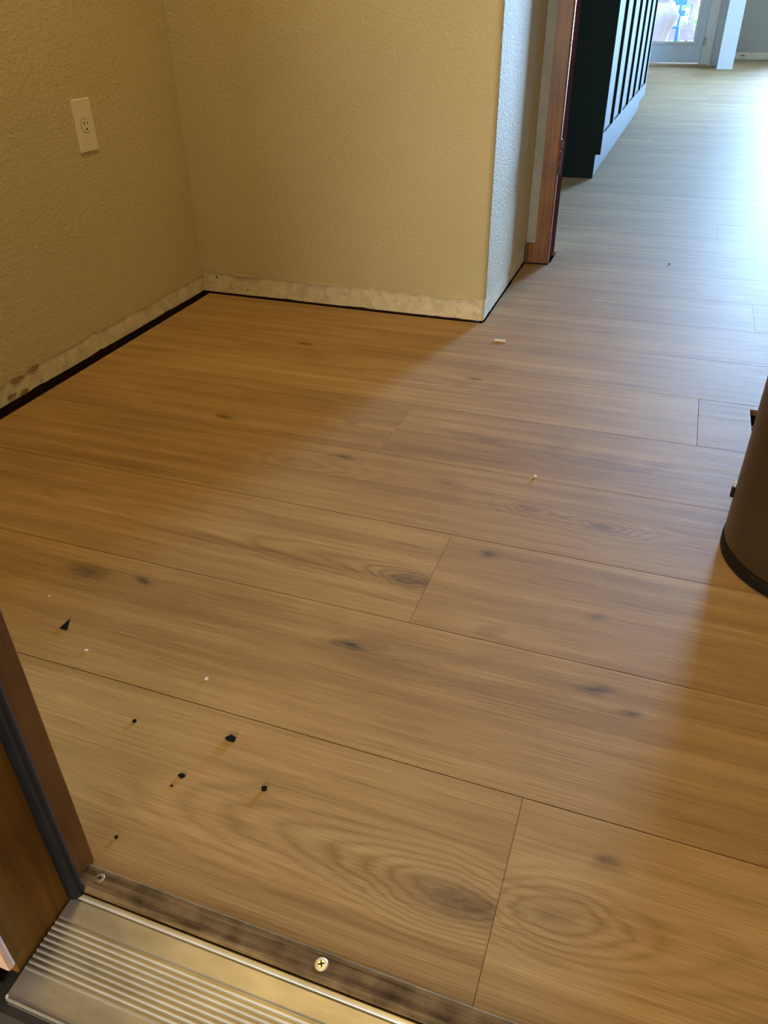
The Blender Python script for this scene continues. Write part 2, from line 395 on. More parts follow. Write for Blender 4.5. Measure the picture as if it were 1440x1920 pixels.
# ================================================================ FLOOR
SEAM = [0.3535, 0.600, 0.8515, 1.1005, 1.340, 1.587, 1.833, 2.091, 2.346, 2.603, 2.866, 3.128, 3.392, 3.655, 3.918]
while SEAM[-1] < 14.6: SEAM.append(SEAM[-1] + 0.262)
floor = struct('floor', [((-3.0, 0.355, -0.16), (0.24, 14.4, -0.022)), ((0.51, 0.355, -0.16), (3.4, 14.4, -0.022)),
                         ((0.24, 0.355, -0.16), (0.51, 1.66, -0.022)), ((0.24, 1.815, -0.16), (0.51, 14.4, -0.022))], 'subfloor')
PID = [0]
def plank(poly, pid=None):
    if pid is None:
        PID[0] += 1; pid = 100 + PID[0]
    bm = bmesh.new(); prism(bm, poly, -0.014, 0.0)
    o = obj('plank', bm, 'oak', floor)
    at = o.data.attributes.new('pid', 'FLOAT', 'FACE')
    at.data.foreach_set('value', [float(pid)] * len(o.data.polygons))
    return o
G = 0.0008; GX = 0.0003
def left_edge(y): return -1.386 - 0.0165 * (y - 1.2)
def rect(x0, x1, y0, y1): return [(x0 + GX, y0 + G), (x1 - GX, y0 + G), (x1 - GX, y1 - G), (x0 + GX, y1 - G)]
def leftrect(x1, y0, y1): return [(left_edge(y0), y0 + G), (x1 - GX, y0 + G), (x1 - GX, y1 - G), (left_edge(y1), y1 - G)]
XR = 0.592
S = SEAM
plank(leftrect(-0.046, S[0], S[1]), 1); plank(rect(-0.046, XR, S[0], S[1]), 2)
plank(leftrect(-1.15, S[1], S[2]), 3); plank(rect(-1.15, XR, S[1], S[2]), 4)
plank(leftrect(-0.274, S[2], S[3]), 6); plank(rect(-0.274, XR, S[2], S[3]), 7)
plank(leftrect(0.47, S[3], S[4]), 9); plank(rect(0.47, XR, S[3], S[4]), 10)
plank(leftrect(-0.503, S[4], S[5]), 12); plank(rect(-0.503, XR, S[4], S[5]), 13)
plank(leftrect(0.133, S[5], S[6]), 15)
plank([(0.133 + G, S[5] + G), (0.505, S[5] + G), (0.505, 1.664), (0.2455, 1.664), (0.2455, 1.811), (0.505, 1.811), (0.505, S[6] - G), (0.133 + G, S[6] - G)], 16)
plank(rect(0.505, XR, S[5], S[6]), 17)
plank(leftrect(0.45, S[6], S[7]), 18); plank(rect(0.45, XR, S[6], S[7]), 19)
plank([(left_edge(2.09), S[7] + G), (0.40, S[7] + G), (0.40, S[8] - G), (-0.4785, S[8] - G), (-0.4765, 2.192), (-0.482, 2.1735), (-0.70, 2.1705), (-1.404, 2.1745)], 21)
plank(rect(0.40, XR, S[7], S[8]), 22)
plank(rect(-0.4795, 0.277, S[8], S[9]), 23); plank(rect(0.277, XR, S[8], S[9]), 24)
plank([(-0.4815, S[9] + G), (XR, S[9] + G), (XR, S[10] - G), (-0.400, S[10] - G), (-0.400, 2.835), (-0.4825, 2.835)], 25)
plank([(-0.396, S[10] + G), (0.54, S[10] + G), (0.54, 3.016), (0.54, S[11] - G), (-1.3, S[11] - G), (-1.3, 3.02), (-0.396, 3.02)], 26)
known = {11: [-0.62, 0.95], 12: [0.178, -1.4], 13: [-0.95, 0.75], 14: [-0.17, 1.5], 15: [0.55, -0.9]}
k = 11
while k < len(SEAM) - 1 and SEAM[k] < 14.38:
    y0, y1 = S[k], min(S[k + 1], 14.38)
    js = known.get(k)
    if js is None:
        j0 = -0.35 + 0.5 * math.sin(k * 2.4) + 0.25 * math.sin(k * 5.1)
        js = [j0, j0 + 1.83, j0 - 1.83]
    xs = sorted([-2.9] + [j for j in js if -2.5 < j < 3.1] + [3.3])
    for a, c in zip(xs, xs[1:]):
        if c - a > 2.4:
            mid = (a + c) / 2 if a > -2.0 or c < 0.2 else a + 0.9
            plank(rect(a, mid, y0, y1)); plank(rect(mid, c, y0, y1))
        else: plank(rect(a, c, y0, y1))
    k += 1

# ================================================================ WALLS
def wob(t, s): return 0.5 * math.sin(t * 37 + s) + 0.3 * math.sin(t * 91 + 2 * s) + 0.35 * math.sin(t * 213 + 3 * s)
def polyline(pts, step):
    out = []; L = 0.0
    for a, c in zip(pts, pts[1:]):
        a, c = Vector(a), Vector(c); n = max(1, int((c - a).length / step))
        for i in range(n): out.append((a.lerp(c, i / n), L + (c - a).length * i / n))
        L += (c - a).length
    out.append((Vector(pts[-1]), L))
    return out
def sheet(pts, zb, zt, off, thick, step=0.01):
    """upright sheet along a plan polyline, its body to the left of the way it runs; zb(s) gives the ragged lower edge"""
    bm = bmesh.new(); P = polyline(pts, step); n = len(P); prev = None
    for i, (p, s) in enumerate(P):
        a = P[max(0, i - 1)][0]; c = P[min(n - 1, i + 1)][0]
        d = (c - a).normalized(); nl = Vector((-d.y, d.x))
        f, b = p + nl * off, p + nl * (off + thick); z = zb(s)
        cur = [bm.verts.new((f.x, f.y, z)), bm.verts.new((f.x, f.y, zt)), bm.verts.new((b.x, b.y, zt)), bm.verts.new((b.x, b.y, z))]
        if prev:
            for j in range(4): bm.faces.new((prev[j], cur[j], cur[(j + 1) % 4], prev[(j + 1) % 4]))
        else: bm.faces.new(cur[::-1])
        prev = cur
    bm.faces.new(prev)
    bmesh.ops.recalc_face_normals(bm, faces=bm.faces[:])
    return bm
H = 2.44
def scarred_wall(name, pts, ztear, seed, mat='tan', lip=0.006, amp=0.004):
    core = obj(name, sheet(pts, lambda s: lip + 0.004 * max(0, wob(s * 0.6, seed + 4)) ** 2, H, 0.003, 0.09, 0.02), 'plaster')
    tag(core, kind='structure')
    def tear(s):
        jag = random.uniform(-0.0012, 0.0012)
        if wob(s * 0.35, seed + 1) > 0.72: jag -= 0.006
        if wob(s * 0.35, seed + 9) > 0.80: jag += 0.006
        return ztear + amp * wob(s, seed) * 0.5 + jag
    obj('paint_layer', sheet(pts, tear, H, 0.0, 0.003, 0.006), mat, core)
    # lifted paint edge along the tear
    return core
wl = scarred_wall('wall_left', [(-1.405, 0.40), (-1.417, 1.3), (-1.4225, 2.19)], 0.058, 1.3)
r = 0.022
arc = [(-0.478 - r + r * math.sin(t), 2.176 + r - r * math.cos(t)) for t in [i * math.pi / 4 / 4 for i in range(5)]]
arc2 = [(-0.478 - r + r * math.sin(t), 2.176 + r - r * math.cos(t)) for t in [math.pi / 4 + i * math.pi / 4 / 4 for i in range(5)]]
wb = scarred_wall('wall_back', [(-1.424, 2.178)] + arc, 0.067, 4.1, lip=0.005)
ws = scarred_wall('wall_side', arc2 + [(-0.485, 2.842)], 0.066, 7.7, lip=0.003, amp=0.006)

bx('light_seal_plate', (-1.56, 0.36, -0.021), (-1.436, 2.28, 0.09), 'subfloor', wl)  # dark plates added under the walls to stop sky light leaking in
bx('light_seal_plate', (-1.435, 2.192, -0.021), (-0.50, 2.28, 0.09), 'subfloor', wb)
bx('light_seal_plate', (-0.58, 2.281, -0.021), (-0.497, 2.915, 0.09), 'subfloor', ws)
struct('wall_light_block', [((-1.66, 0.23, -0.2), (-1.57, 2.92, 2.44))], 'tan')  # unseen wall added behind the left wall to keep sky light out
def blob(parent, name, mat, cen, u, w, n, rad, seed, lift=0.0012, label=None):
    """irregular flake lying on a wall: cen, in-plane axes u and w (radii included), normal n"""
    rnd = random.Random(seed); bm = bmesh.new(); cen, u, w, n = map(Vector, (cen, u, w, n)); k = 14
    ring = []
    for i in range(k):
        t = 2 * math.pi * i / k; q = rad * rnd.uniform(0.65, 1.15)
        ring.append(cen + u * (q * math.cos(t)) + w * (q * math.sin(t)))
    A = [bm.verts.new(p) for p in ring]; B = [bm.verts.new(cen + (p - cen) * 0.9 + n * lift) for p in ring]
    for i in range(k): bm.faces.new((A[i], A[(i + 1) % k], B[(i + 1) % k], B[i]))
    bm.faces.new(B); bmesh.ops.recalc_face_normals(bm, faces=bm.faces[:])
    o = obj(name, bm, mat, parent)
    if label: o['label'] = label
    return o
def wx(y): return -1.405 - 0.0133 * (y - 0.4) if y < 1.3 else -1.417 - 0.0062 * (y - 1.3)
for i, (y, z, sy, sz) in enumerate([(1.315, 0.051, 1.6, 0.55), (1.375, 0.056, 1.5, 0.6), (1.285, 0.020, 1.0, 0.5), (1.325, 0.014, 1.3, 0.5)]):
    blob(wl, 'torn_paper', 'torn', (wx(y) - 0.0005, y, z), (0, sy, 0), (0, 0, sz), (1, 0, 0), 0.014, i, 0.0014, 'torn brown drywall paper')
for i, (x, z, q) in enumerate([(-1.372, 0.054, 0.0035), (-1.262, 0.022, 0.003), (-0.835, 0.056, 0.0028), (-0.80, 0.020, 0.0025), (-0.91, 0.014, 0.004), (-0.585, 0.040, 0.0024)]):
    blob(wb, 'nail_hole', 'hole', (x, 2.1812, z), (1, 0, 0), (0, 0, 1), (0, -1, 0), q, 20 + i, 0.0008)
for i, (x0, x1, z) in enumerate([(-1.31, -1.235, 0.0685), (-1.05, -0.955, 0.0685), (-0.66, -0.51, 0.069)]):
    bm = bmesh.new(); K = 12
    prof = [(-0.0025, 0.003), (0.002, 0.001), (0.001, -0.004), (-0.0012, -0.006)]
    rows = []
    for j in range(K + 1):
        x = x0 + (x1 - x0) * j / K; f = math.sin(math.pi * j / K) ** 0.5; jz = random.uniform(-.001, .001)
        rows.append([bm.verts.new((x, 2.1768 - (0.0035 * f) * (0.3 if q == 0 else 1) + (0.004 if q == 3 else 0), z + dz + jz)) for q, (dy, dz) in enumerate(prof)])
    for A, B in zip(rows, rows[1:]):
        for q in range(4): bm.faces.new((A[q], B[q], B[(q + 1) % 4], A[(q + 1) % 4]))
    bm.faces.new(rows[0]); bm.faces.new(rows[-1][::-1])
    bmesh.ops.recalc_face_normals(bm, faces=bm.faces[:])
    obj('lifted_paint_edge', bm, 'tan', wb)

struct('wall_right', [((0.60, 0.226, -0.02), (0.72, 3.0, H))], 'tan')
struct('wall_entry', [((-1.52, 0.23, -0.02), (-0.52, 0.358, H)), ((0.49, 0.23, -0.02), (0.60, 0.358, H)), ((-0.52, 0.23, 2.07), (0.49, 0.358, H))], 'tan')
struct('wall_kitchen', [((-3.0, 2.92, -0.02), (-0.425, 3.0, H)), ((0.57, 2.85, -0.02), (3.4, 3.0, H)), ((-0.425, 2.85, 2.07), (0.57, 3.0, H))], 'kitchen')
struct('wall_kitchen_left', [((-3.1, 2.92, -0.02), (-3.0, 14.5, H))], 'kitchen')
struct('wall_kitchen_right', [((3.4, 2.85, -0.02), (3.52, 7.7, H)), ((3.4, 11.5, -0.02), (3.52, 14.5, H)), ((3.4, 7.7, -0.02), (3.52, 11.5, 0.75)), ((3.4, 7.7, 2.15), (3.52, 11.5, H))], 'kitchen')
wf = struct('wall_far', [((0.30, 14.4, -0.16), (1.36, 14.52, H)), ((3.22, 14.4, -0.16), (3.5, 14.52, H)), ((1.36, 14.4, 2.1), (3.22, 14.52, H))], 'kitchen')
bm = sheet([(0.37, 14.395), (1.36, 14.395)], lambda s: 0.012 + 0.006 * abs(wob(s, 3)), 0.105, -0.0015, 0.006, 0.02)
obj('bare_strip', bm, 'plaster', wf)
blob(wf, 'torn_paper', 'torn', (0.53, 14.394, 0.066), (2.2, 0, 0), (0, 0, 0.6), (0, -1, 0), 0.018, 91, 0.003, 'torn dark paper patch')
struct('wall_far_left', [((-3.1, 13.12, -0.02), (-0.98, 13.24, H)), ((-0.98, 13.12, 2.1), (0.17, 13.24, H)), ((0.0755, 13.12, -0.02), (0.1715, 13.24, H))], 'white_wall')
struct('trim_1', [((0.172, 12.48, 0.004), (0.365, 14.4, H))], 'white_wall')   # white wall return beside the far door
struct('ceiling', [((-3.1, 0.226, H), (3.6, 14.6, H + 0.1))], 'ceiling')
# garage in which the photographer stands
struct('wall_garage', [((-2.6, -4.5, -0.2), (-2.5, 0.226, 2.7)), ((2.5, -4.5, -0.2), (2.6, 0.226, 2.7)), ((-2.6, -4.5, 2.6), (2.6, 0.226, 2.7)),
                       ((-2.6, 0.10, -0.2), (-0.62, 0.226, 2.7)), ((0.60, 0.10, -0.2), (2.6, 0.226, 2.7)), ((-0.62, 0.10, 2.1), (0.60, 0.226, 2.7)),
                       ((-2.6, -4.6, -0.2), (-1.1, -4.5, 2.7)), ((1.5, -4.6, -0.2), (2.6, -4.5, 2.7))], 'garage')
struct('floor_garage', [((-2.6, -4.6, -0.22), (2.6, 0.205, -0.12)), ((-0.62, 0.2052, -0.22), (0.62, 0.36, -0.0215))], 'concrete')

# ================================================================ ENTRY DOOR FRAME AND SILL
d2 = tag(empty('door_2', (-0.50, 0.30, 0)), kind='structure')
for sgn in (-1, 1):
    def X(v): return v if sgn < 0 else -0.046 - v      # mirrored about the middle of the opening
    def bb(name, x0, x1, y0, y1, z0, z1, mat, bev=0.0015):
        a, c = sorted((X(x0), X(x1)))
        return bx(name, (a, y0, z0), (c, y1, z1), mat, d2, bev)
    bb('outer_jamb', -0.530, -0.483, 0.237, 0.318, -0.01, 2.06, 'jamb')
    bb('door_stop', -0.530, -0.4825, 0.3185, 0.3625, 0.0005, 2.06, 'stop', 0.003)
    bm = bmesh.new(); tube(bm, (X(-0.4775), 0.3215, 0.002), (X(-0.4775), 0.3215, 2.05), 0.0085, 12)
    box(bm, (min(X(-0.4835), X(-0.4805)), 0.3145, 0.002), (max(X(-0.4835), X(-0.4805)), 0.3275, 2.05))
    obj('weatherstrip', bm, 'rubber', d2, True)['label'] = 'black vinyl weatherstrip'
    bm = bmesh.new()
    a, c = sorted((X(-0.497), X(-0.4775)))
    box(bm, (a, 0.2275, 0.014), (c, 0.2365, 2.05), 0.003, 2)
    obj('raw_edge', bm, 'raw', d2)['label'] = 'raw pinkish wood edge'
    bb('outer_casing', -0.60, -0.498, 0.205, 0.2265, -0.02, 2.08, 'grey_paint')
bx('head_jamb', (-0.530, 0.237, 2.0605), (0.484, 0.3625, 2.069), 'jamb', d2)

th = thing('door_sill', 'worn ridged aluminium door sill with brown wooden strip and screws', 'sill', (0, 0.28, 0))
bm = bmesh.new()
extrude_x(bm, [(0.3250, -0.020), (0.3530, -0.020), (0.3530, 0.0035), (0.3515, 0.005), (0.3300, 0.0055), (0.3272, 0.0030), (0.3250, 0.0010)], -0.482, 0.436)
obj('wood_strip', bm, 'strip_wood', th)['label'] = 'brown weathered wooden strip'
bm = bmesh.new()
prof = [(0.3232, -0.02), (0.3232, 0.0004), (0.3220, 0.0012), (0.3195, 0.0010), (0.3187, -0.0012), (0.3170, -0.0034)]
top = lambda y: -0.0015 - (0.316 - y) * 0.075
y = 0.3150
prof += [(0.3155, top(0.3155)), (0.2960, top(0.296))]
yy = 0.295
for i in range(9):
    z = top(yy)
    prof += [(yy - 0.0010, z - 0.0008), (yy - 0.0024, z - 0.0009), (yy - 0.0034, z + 0.0003), (yy - 0.0050, z + 0.0002)]
    yy -= 0.0058
prof += [(yy - 0.001, top(yy) - 0.0002), (0.2185, top(0.2185))]
prof += [(0.2165, top(0.2185) + 0.0012), (0.2140, top(0.214) - 0.0015), (0.2135, -0.03), (0.2200, -0.03)]
prof += [(0.2200, -0.02)]
extrude_x(bm, prof, -0.480, 0.434)
sill = obj('metal_sill', bm, 'alu', th)
bm = bmesh.new(); extrude_x(bm, [(0.2162, -0.0072), (0.2140, -0.0066), (0.2118, -0.0078), (0.2118, -0.012), (0.2133, -0.012), (0.2133, -0.009), (0.2162, -0.0085)], -0.476, 0.434)
obj('nosing', bm, 'alu_edge', th)['label'] = 'bright front edge'  # lighter metal along the front edge of the sill
def screw(x, y, z, mat, label, rad=0.0068):
    bm = bmesh.new()
    lathe(bm, [(rad, -0.002), (rad, 0.0002), (rad * 0.85, 0.0009), (rad * 0.5, 0.0012)], 24)
    o = obj('screw', bm, mat, th); o['label'] = label
    o.location = (x, y, z)
    bm = bmesh.new()
    L, Wd = rad * 0.48, rad * 0.11
    for a in (0.5, 0.5 + math.pi / 2):
        q = [Vector((-L, -Wd, 0)), Vector((L, -Wd, 0)), Vector((L, Wd, 0)), Vector((-L, Wd, 0))]
        R2 = Matrix.Rotation(a, 4, 'Z')
        A = [bm.verts.new(R2 @ (v + Vector((0, 0, 0.0008)))) for v in q]; B = [bm.verts.new(R2 @ (v + Vector((0, 0, 0.00135)))) for v in q]
        for i in range(4): bm.faces.new((A[i], A[(i + 1) % 4], B[(i + 1) % 4], B[i]))
        bm.faces.new(B)
    s = obj('cross_slot', bm, 'slot'); s.parent = o
    o.matrix_parent_inverse = th.matrix_world.inverted()
screw(-0.1965, 0.340, 0.0052, 'brass', 'shiny cross-head screw')
screw(-0.461, 0.342, 0.0045, 'dull_screw', 'dirty sunk screw', 0.006)
screw(0.08, 0.340, 0.0052, 'brass', 'shiny cross-head screw')

# ================================================================ INNER DOORWAY
d1 = tag(empty('door_1', (-0.43, 2.85, 0)), kind='structure')
def casing_profile(x0, x1, yb, yf, z0, z1):
    """moulded board: plan profile pushed up; x1 is the opening side"""
    bm = bmesh.new(); W = x1 - x0
    pl = [(x0, yb), (x0, yf + 0.005), (x0 + W * 0.10, yf + 0.001), (x0 + W * 0.3, yf), (x0 + W * 0.55, yf + 0.002), (x0 + W * 0.75, yf + 0.0045), (x0 + W * 0.93, yf + 0.006), (x1, yf + 0.009), (x1, yb)]
    A = [bm.verts.new((*p, z0)) for p in pl]; B = [bm.verts.new((*p, z1)) for p in pl]; n = len(pl)
    for i in range(n): bm.faces.new((A[i], A[(i + 1) % n], B[(i + 1) % n], B[i]))
    bm.faces.new(A[::-1]); bm.faces.new(B); bmesh.ops.recalc_face_normals(bm, faces=bm.faces[:])
    return bm
obj('casing', casing_profile(-0.4815, -0.4005, 2.858, 2.8395, 0.003, 2.07), 'casing', d1)
bx('painted_edge', (-0.4840, 2.8365, 0.074), (-0.4515, 2.8392, 2.07), 'grey_paint', d1, 0.0008)['label'] = 'grey paint left on casing edge'
bx('jamb', (-0.425, 2.859, 0.004), (-0.4045, 3.000, 2.05), 'red_jamb', d1, 0.001)
bx('kitchen_casing', (-0.470, 3.001, 0.004), (-0.4090, 3.018, 2.10), 'white_trim', d1, 0.002)['label'] = 'white kitchen side casing'
obj('casing', casing_profile(0.628, 0.547, 2.849, 2.83, 0.004, 2.07), 'casing', d1)
bx('jamb', (0.5480, 2.852, 0.004), (0.5685, 3.000, 2.05), 'red_jamb', d1, 0.001)
bx('casing', (-0.4005, 2.830, 2.0505), (0.547, 2.8485, 2.12), 'casing', d1, 0.002)
bx('head_jamb', (-0.424, 2.8505, 2.0505), (0.568, 3.0, 2.069), 'red_jamb', d1, 0.001)
bm = bmesh.new()
for z0, z1 in ((0.300, 0.333), (0.335, 0.372), (0.374, 0.408)): tube(bm, (-0.3985, 2.853, z0), (-0.3985, 2.853, z1), 0.0055, 12)
hg = obj('hinge', bm, 'dark_metal', d1); hg['label'] = 'old dark butt hinge'
bm = bmesh.new(); box(bm, (-0.4055, 2.8595, 0.302), (-0.4025, 2.895, 0.406), 0.0005); obj('leaf', bm, 'dark_metal', hg)

# ================================================================ OUTLET
ot = thing('wall_outlet', 'ivory single power outlet plate on tan left wall', 'outlet', (-1.4197, 1.7425, 0.55))
def yz_prism(bm, pts, x0, x1, bev=0):
    A = [bm.verts.new((x0, p[0], p[1])) for p in pts]; B = [bm.verts.new((x1 - bev, p[0], p[1])) for p in pts]
    cy = sum(p[0] for p in pts) / len(pts); cz = sum(p[1] for p in pts) / len(pts); n = len(pts)
    C = [bm.verts.new((x1, p[0] + (bev if p[0] < cy else -bev), p[1] + (bev if p[1] < cz else -bev))) for p in pts] if bev else B
    for i in range(n):
        bm.faces.new((A[i], A[(i + 1) % n], B[(i + 1) % n], B[i]))
        if bev: bm.faces.new((B[i], B[(i + 1) % n], C[(i + 1) % n], C[i]))
    bm.faces.new(A[::-1]); bm.faces.new(C); bmesh.ops.recalc_face_normals(bm, faces=bm.faces[:])
y0, y1, z0, z1 = 1.7085, 1.7765, 0.491, 0.609
bm = bmesh.new(); yz_prism(bm, [(y0, z0), (y1, z0), (y1, z1), (y0, z1)], -1.4215, -1.4140, 0.0022)
obj('plate', bm, 'ivory', ot)
cy, cz = 1.7425, 0.550
def oval(ry, rz, flat, n=32):
    return [(cy + ry * math.cos(2 * math.pi * i / n), cz + max(-flat, min(flat, rz * math.sin(2 * math.pi * i / n)))) for i in range(n)]
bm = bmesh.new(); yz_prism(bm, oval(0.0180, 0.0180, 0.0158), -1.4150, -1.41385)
obj('gap_shade_ring', bm, 'slot', ot)['label'] = 'black ring painted as shade round the socket face'  # slightly raised black ring, paints the shade of a gap
bm = bmesh.new(); yz_prism(bm, oval(0.0170, 0.0170, 0.0148), -1.4150, -1.4128, 0.0004)
sk = obj('socket_face', bm, 'ivory', ot)
for a, c in (((cy - 0.0075, cz + 0.001), (cy - 0.0050, cz + 0.0095)), ((cy + 0.0050, cz + 0.002), (cy + 0.0072, cz + 0.0090)), ((cy - 0.0024, cz - 0.0105), (cy + 0.0024, cz - 0.0055))):
    bm = bmesh.new(); box(bm, (-1.4135, a[0], a[1]), (-1.41255, c[0], c[1])); obj('slot', bm, 'slot', sk)
for z in (cz + 0.032, cz - 0.032):
    bm = bmesh.new(); lathe(bm, [(0.0030, 0), (0.0030, 0.0006), (0.002, 0.0010)], 16)
    o = obj('screw', bm, 'ivory', ot); o.matrix_parent_inverse = Matrix(); o.location = Vector((-1.4142, cy, z)) - ot.location; o.rotation_euler = (0, math.pi / 2, 0)

# ================================================================ TRASH CAN
cc = (0.336, 1.224); R0 = 0.157
tc = thing('trash_can', 'tall round brown steel trash can with black base at right edge', 'trash can', (*cc, 0))
bm = bmesh.new(); lathe(bm, [(R0 * 0.985, 0.0), (R0 + 0.0015, 0.003), (R0 + 0.0015, 0.019), (R0 - 0.001, 0.022), (R0 - 0.004, 0.0225)], 72, cc); obj('base_ring', bm, 'black', tc, True)['label'] = 'black plastic base ring'
bm = bmesh.new(); lathe(bm, [(R0 - 0.004, 0.0225), (R0 - 0.0015, 0.0235), (R0, 0.03), (R0, 0.60), (R0 - 0.003, 0.604)], 72, cc); obj('body', bm, 'steel', tc, True)
bm = bmesh.new(); lathe(bm, [(R0 - 0.003, 0.6045), (R0 + 0.003, 0.607), (R0 + 0.003, 0.632), (R0 - 0.006, 0.645), (R0 - 0.05, 0.660), (0.02, 0.668)], 72, cc); obj('lid', bm, 'black', tc, True)['label'] = 'black domed lid'
bm = bmesh.new(); box(bm, (0.1755, 1.246, 0.084), (0.1835, 1.254, 0.104), 0.0015); cl = obj('side_clip', bm, 'black', tc); cl['label'] = 'small black clip with white tip'
bm = bmesh.new(); box(bm, (0.1775, 1.2465, 0.1045), (0.1850, 1.2545, 0.113), 0.0015); obj('clip_tip', bm, 'white_bit', cl)

# ================================================================ FLOOR VENT OPENING
fv = thing('floor_vent', 'open floor vent hole in the planks behind the trash can', 'vent', (0.375, 1.7375, -0.16))
for a, c in (((0.2405, 1.6605, -0.16), (0.2450, 1.8145, -0.0145)), ((0.5055, 1.6605, -0.16), (0.5095, 1.8145, -0.0145)), ((0.2451, 1.8115, -0.16), (0.5054, 1.8145, -0.0145)), ((0.2451, 1.6605, -0.16), (0.5054, 1.6635, -0.0145))):
    bx('duct_wall', a, c, 'duct', fv)
bx('duct_floor', (0.2405, 1.6605, -0.165), (0.5095, 1.8145, -0.1601), 'hole', fv)
bx('brace', (0.2451, 1.748, -0.020), (0.5054, 1.756, -0.0155), 'galv', fv)['label'] = 'thin metal brace across the hole'

# ================================================================ KITCHEN ISLAND
isl = thing('kitchen_island', 'dark green panelled kitchen island on the plank floor', 'island', (-0.75, 6.0, 0))
X1 = -0.424
bx('end_panel', (-1.10, 4.509, 0.0015), (-0.449, 4.53, 0.885), 'green', isl, 0.001)
bx('carcass', (-1.10, 4.5305, 0.118), (-0.449, 7.70, 0.885), 'green', isl)
bx('toe_kick', (-1.08, 4.5305, 0.0015), (-0.457, 7.66, 0.1175), 'green', isl)
bx('face_panel', (-0.4488, 4.513, 0.116), (X1 - 0.013, 7.70, 0.885), 'green', isl)
bx('bottom_rail', (X1 - 0.0129, 4.513, 0.116), (X1, 7.70, 0.212), 'green', isl, 0.0015)
bx('top_rail', (X1 - 0.0129, 4.513, 0.80), (X1, 7.70, 0.885), 'green', isl, 0.0015)
ys = [4.513, 4.985, 5.455, 5.955, 6.455, 6.985, 7.535]
for i, y in enumerate(ys):
    bx('stile', (X1 - 0.0129, y, 0.2122), (X1, y + (0.03 if i == 0 else 0.085), 0.7998), 'green', isl, 0.0012)
bx('worktop', (-1.16, 4.47, 0.8855), (-0.39, 7.76, 0.925), 'white_trim', isl, 0.003)['label'] = 'pale worktop'
cb = thing('base_cabinet', 'dark green base cabinet beyond the far end of the island', 'cabinet', (-0.8, 9.2, 0))
bx('body', (-1.15, 8.75, 0.10), (-0.560, 9.70, 0.885), 'green', cb, 0.001)
bx('toe_kick', (-1.13, 8.77, 0.0015), (-0.590, 9.68, 0.0995), 'green', cb)
for y in (8.77, 9.24):
    bx('door', (-0.5595, y, 0.13), (-0.541, y + 0.44, 0.86), 'green', cb, 0.002)
bx('worktop', (-1.18, 8.72, 0.8855), (-0.53, 9.73, 0.925), 'white_trim', cb, 0.003)['label'] = 'pale worktop'

# ================================================================ FAR DOOR
d3 = tag(empty('door_3', (-0.5, 13.15, 0)), kind='structure')
DX0, DX1, DY = -0.93, -0.052, 13.13
bx('bottom_rail', (DX0, DY, 0.035), (DX1, DY + 0.045, 0.255), 'door_daylit', d3, 0.002)
bx('top_rail', (DX0, DY, 1.92), (DX1, DY + 0.045, 2.03), 'door_daylit', d3, 0.002)
bx('hinge_stile', (-0.155, DY, 0.2555), (DX1, DY + 0.045, 1.9195), 'door_daylit', d3, 0.002)
bx('latch_stile', (DX0, DY, 0.2555), (-0.83, DY + 0.045, 1.9195), 'door_daylit', d3, 0.002)
def mould(a, c):
    bm = bmesh.new(); box(bm, a, c, 0.006, 2); return obj('glass_moulding', bm, 'white_trim', d3)
mould((-0.83, DY - 0.016, 0.256), (-0.156, DY + 0.02, 0.292)); mould((-0.83, DY - 0.016, 1.884), (-0.156, DY + 0.02, 1.919))
mould((-0.190, DY - 0.016, 0.2925), (-0.156, DY + 0.02, 1.8835)); mould((-0.83, DY - 0.016, 0.2925), (-0.796, DY + 0.02, 1.8835))
bx('pane', (-0.7955, DY + 0.020, 0.2925), (-0.1905, DY + 0.026, 1.8835), 'glass', d3)
bm = bmesh.new(); box(bm, (-0.0490, 13.085, 0.012), (0.012, 13.19, 2.06), 0.002); box(bm, (0.0125, 13.07, 0.012), (0.075, 13.19, 2.06), 0.004)
obj('jamb', bm, 'white_trim', d3)
bx('jamb', (-0.99, 13.085, 0.012), (-0.933, 13.19, 2.06), 'white_trim', d3, 0.002)
bx('door_stop', (-0.068, 13.1765, 0.012), (-0.0495, 13.19, 2.0335), 'white_trim', d3)  # stops added behind the door edges to block light leaks
bx('door_stop', (-0.932, 13.1765, 0.012), (-0.915, 13.19, 2.0335), 'white_trim', d3)
bx('head_jamb', (-0.932, 13.085, 2.034), (-0.0495, 13.19, 2.06), 'white_trim', d3, 0.002)
bm = bmesh.new(); tube(bm, (-0.0505, 13.078, 0.245), (-0.0505, 13.078, 0.345), 0.008, 10); box(bm, (-0.0485, 13.0795, 0.245), (-0.015, 13.0845, 0.345)); obj('hinge', bm, 'galv', d3)
bx('door_sill_board', (-0.99, 12.95, 0.0005), (0.05, 13.20, 0.026), 'oak_sill', d3, 0.004)['label'] = 'orange oak sill board'

# big windows off to the right that bring in the daylight
w1 = tag(empty('window_1', (2.3, 14.45, 0)), kind='structure')
bx('frame', (1.36, 14.42, 0.0), (1.42, 14.5, 2.1), 'white_trim', w1); bx('frame', (3.16, 14.42, 0.0), (3.22, 14.5, 2.1), 'white_trim', w1)
bx('frame', (2.26, 14.42, 0.05), (2.32, 14.5, 2.05), 'white_trim', w1); bx('frame', (1.42, 14.42, 2.05), (3.16, 14.5, 2.1), 'white_trim', w1); bx('frame', (1.42, 14.42, 0.0), (3.16, 14.5, 0.05), 'white_trim', w1)
bx('pane', (1.42, 14.455, 0.05), (2.26, 14.46, 2.05), 'glass', w1); bx('pane', (2.32, 14.455, 0.05), (3.16, 14.46, 2.05), 'glass', w1)
w2 = tag(empty('window_2', (3.46, 9.6, 0.75)), kind='structure')
for y in (7.70, 9.57, 11.44): bx('frame', (3.43, y, 0.80), (3.50, y + 0.06, 2.10), 'white_trim', w2)
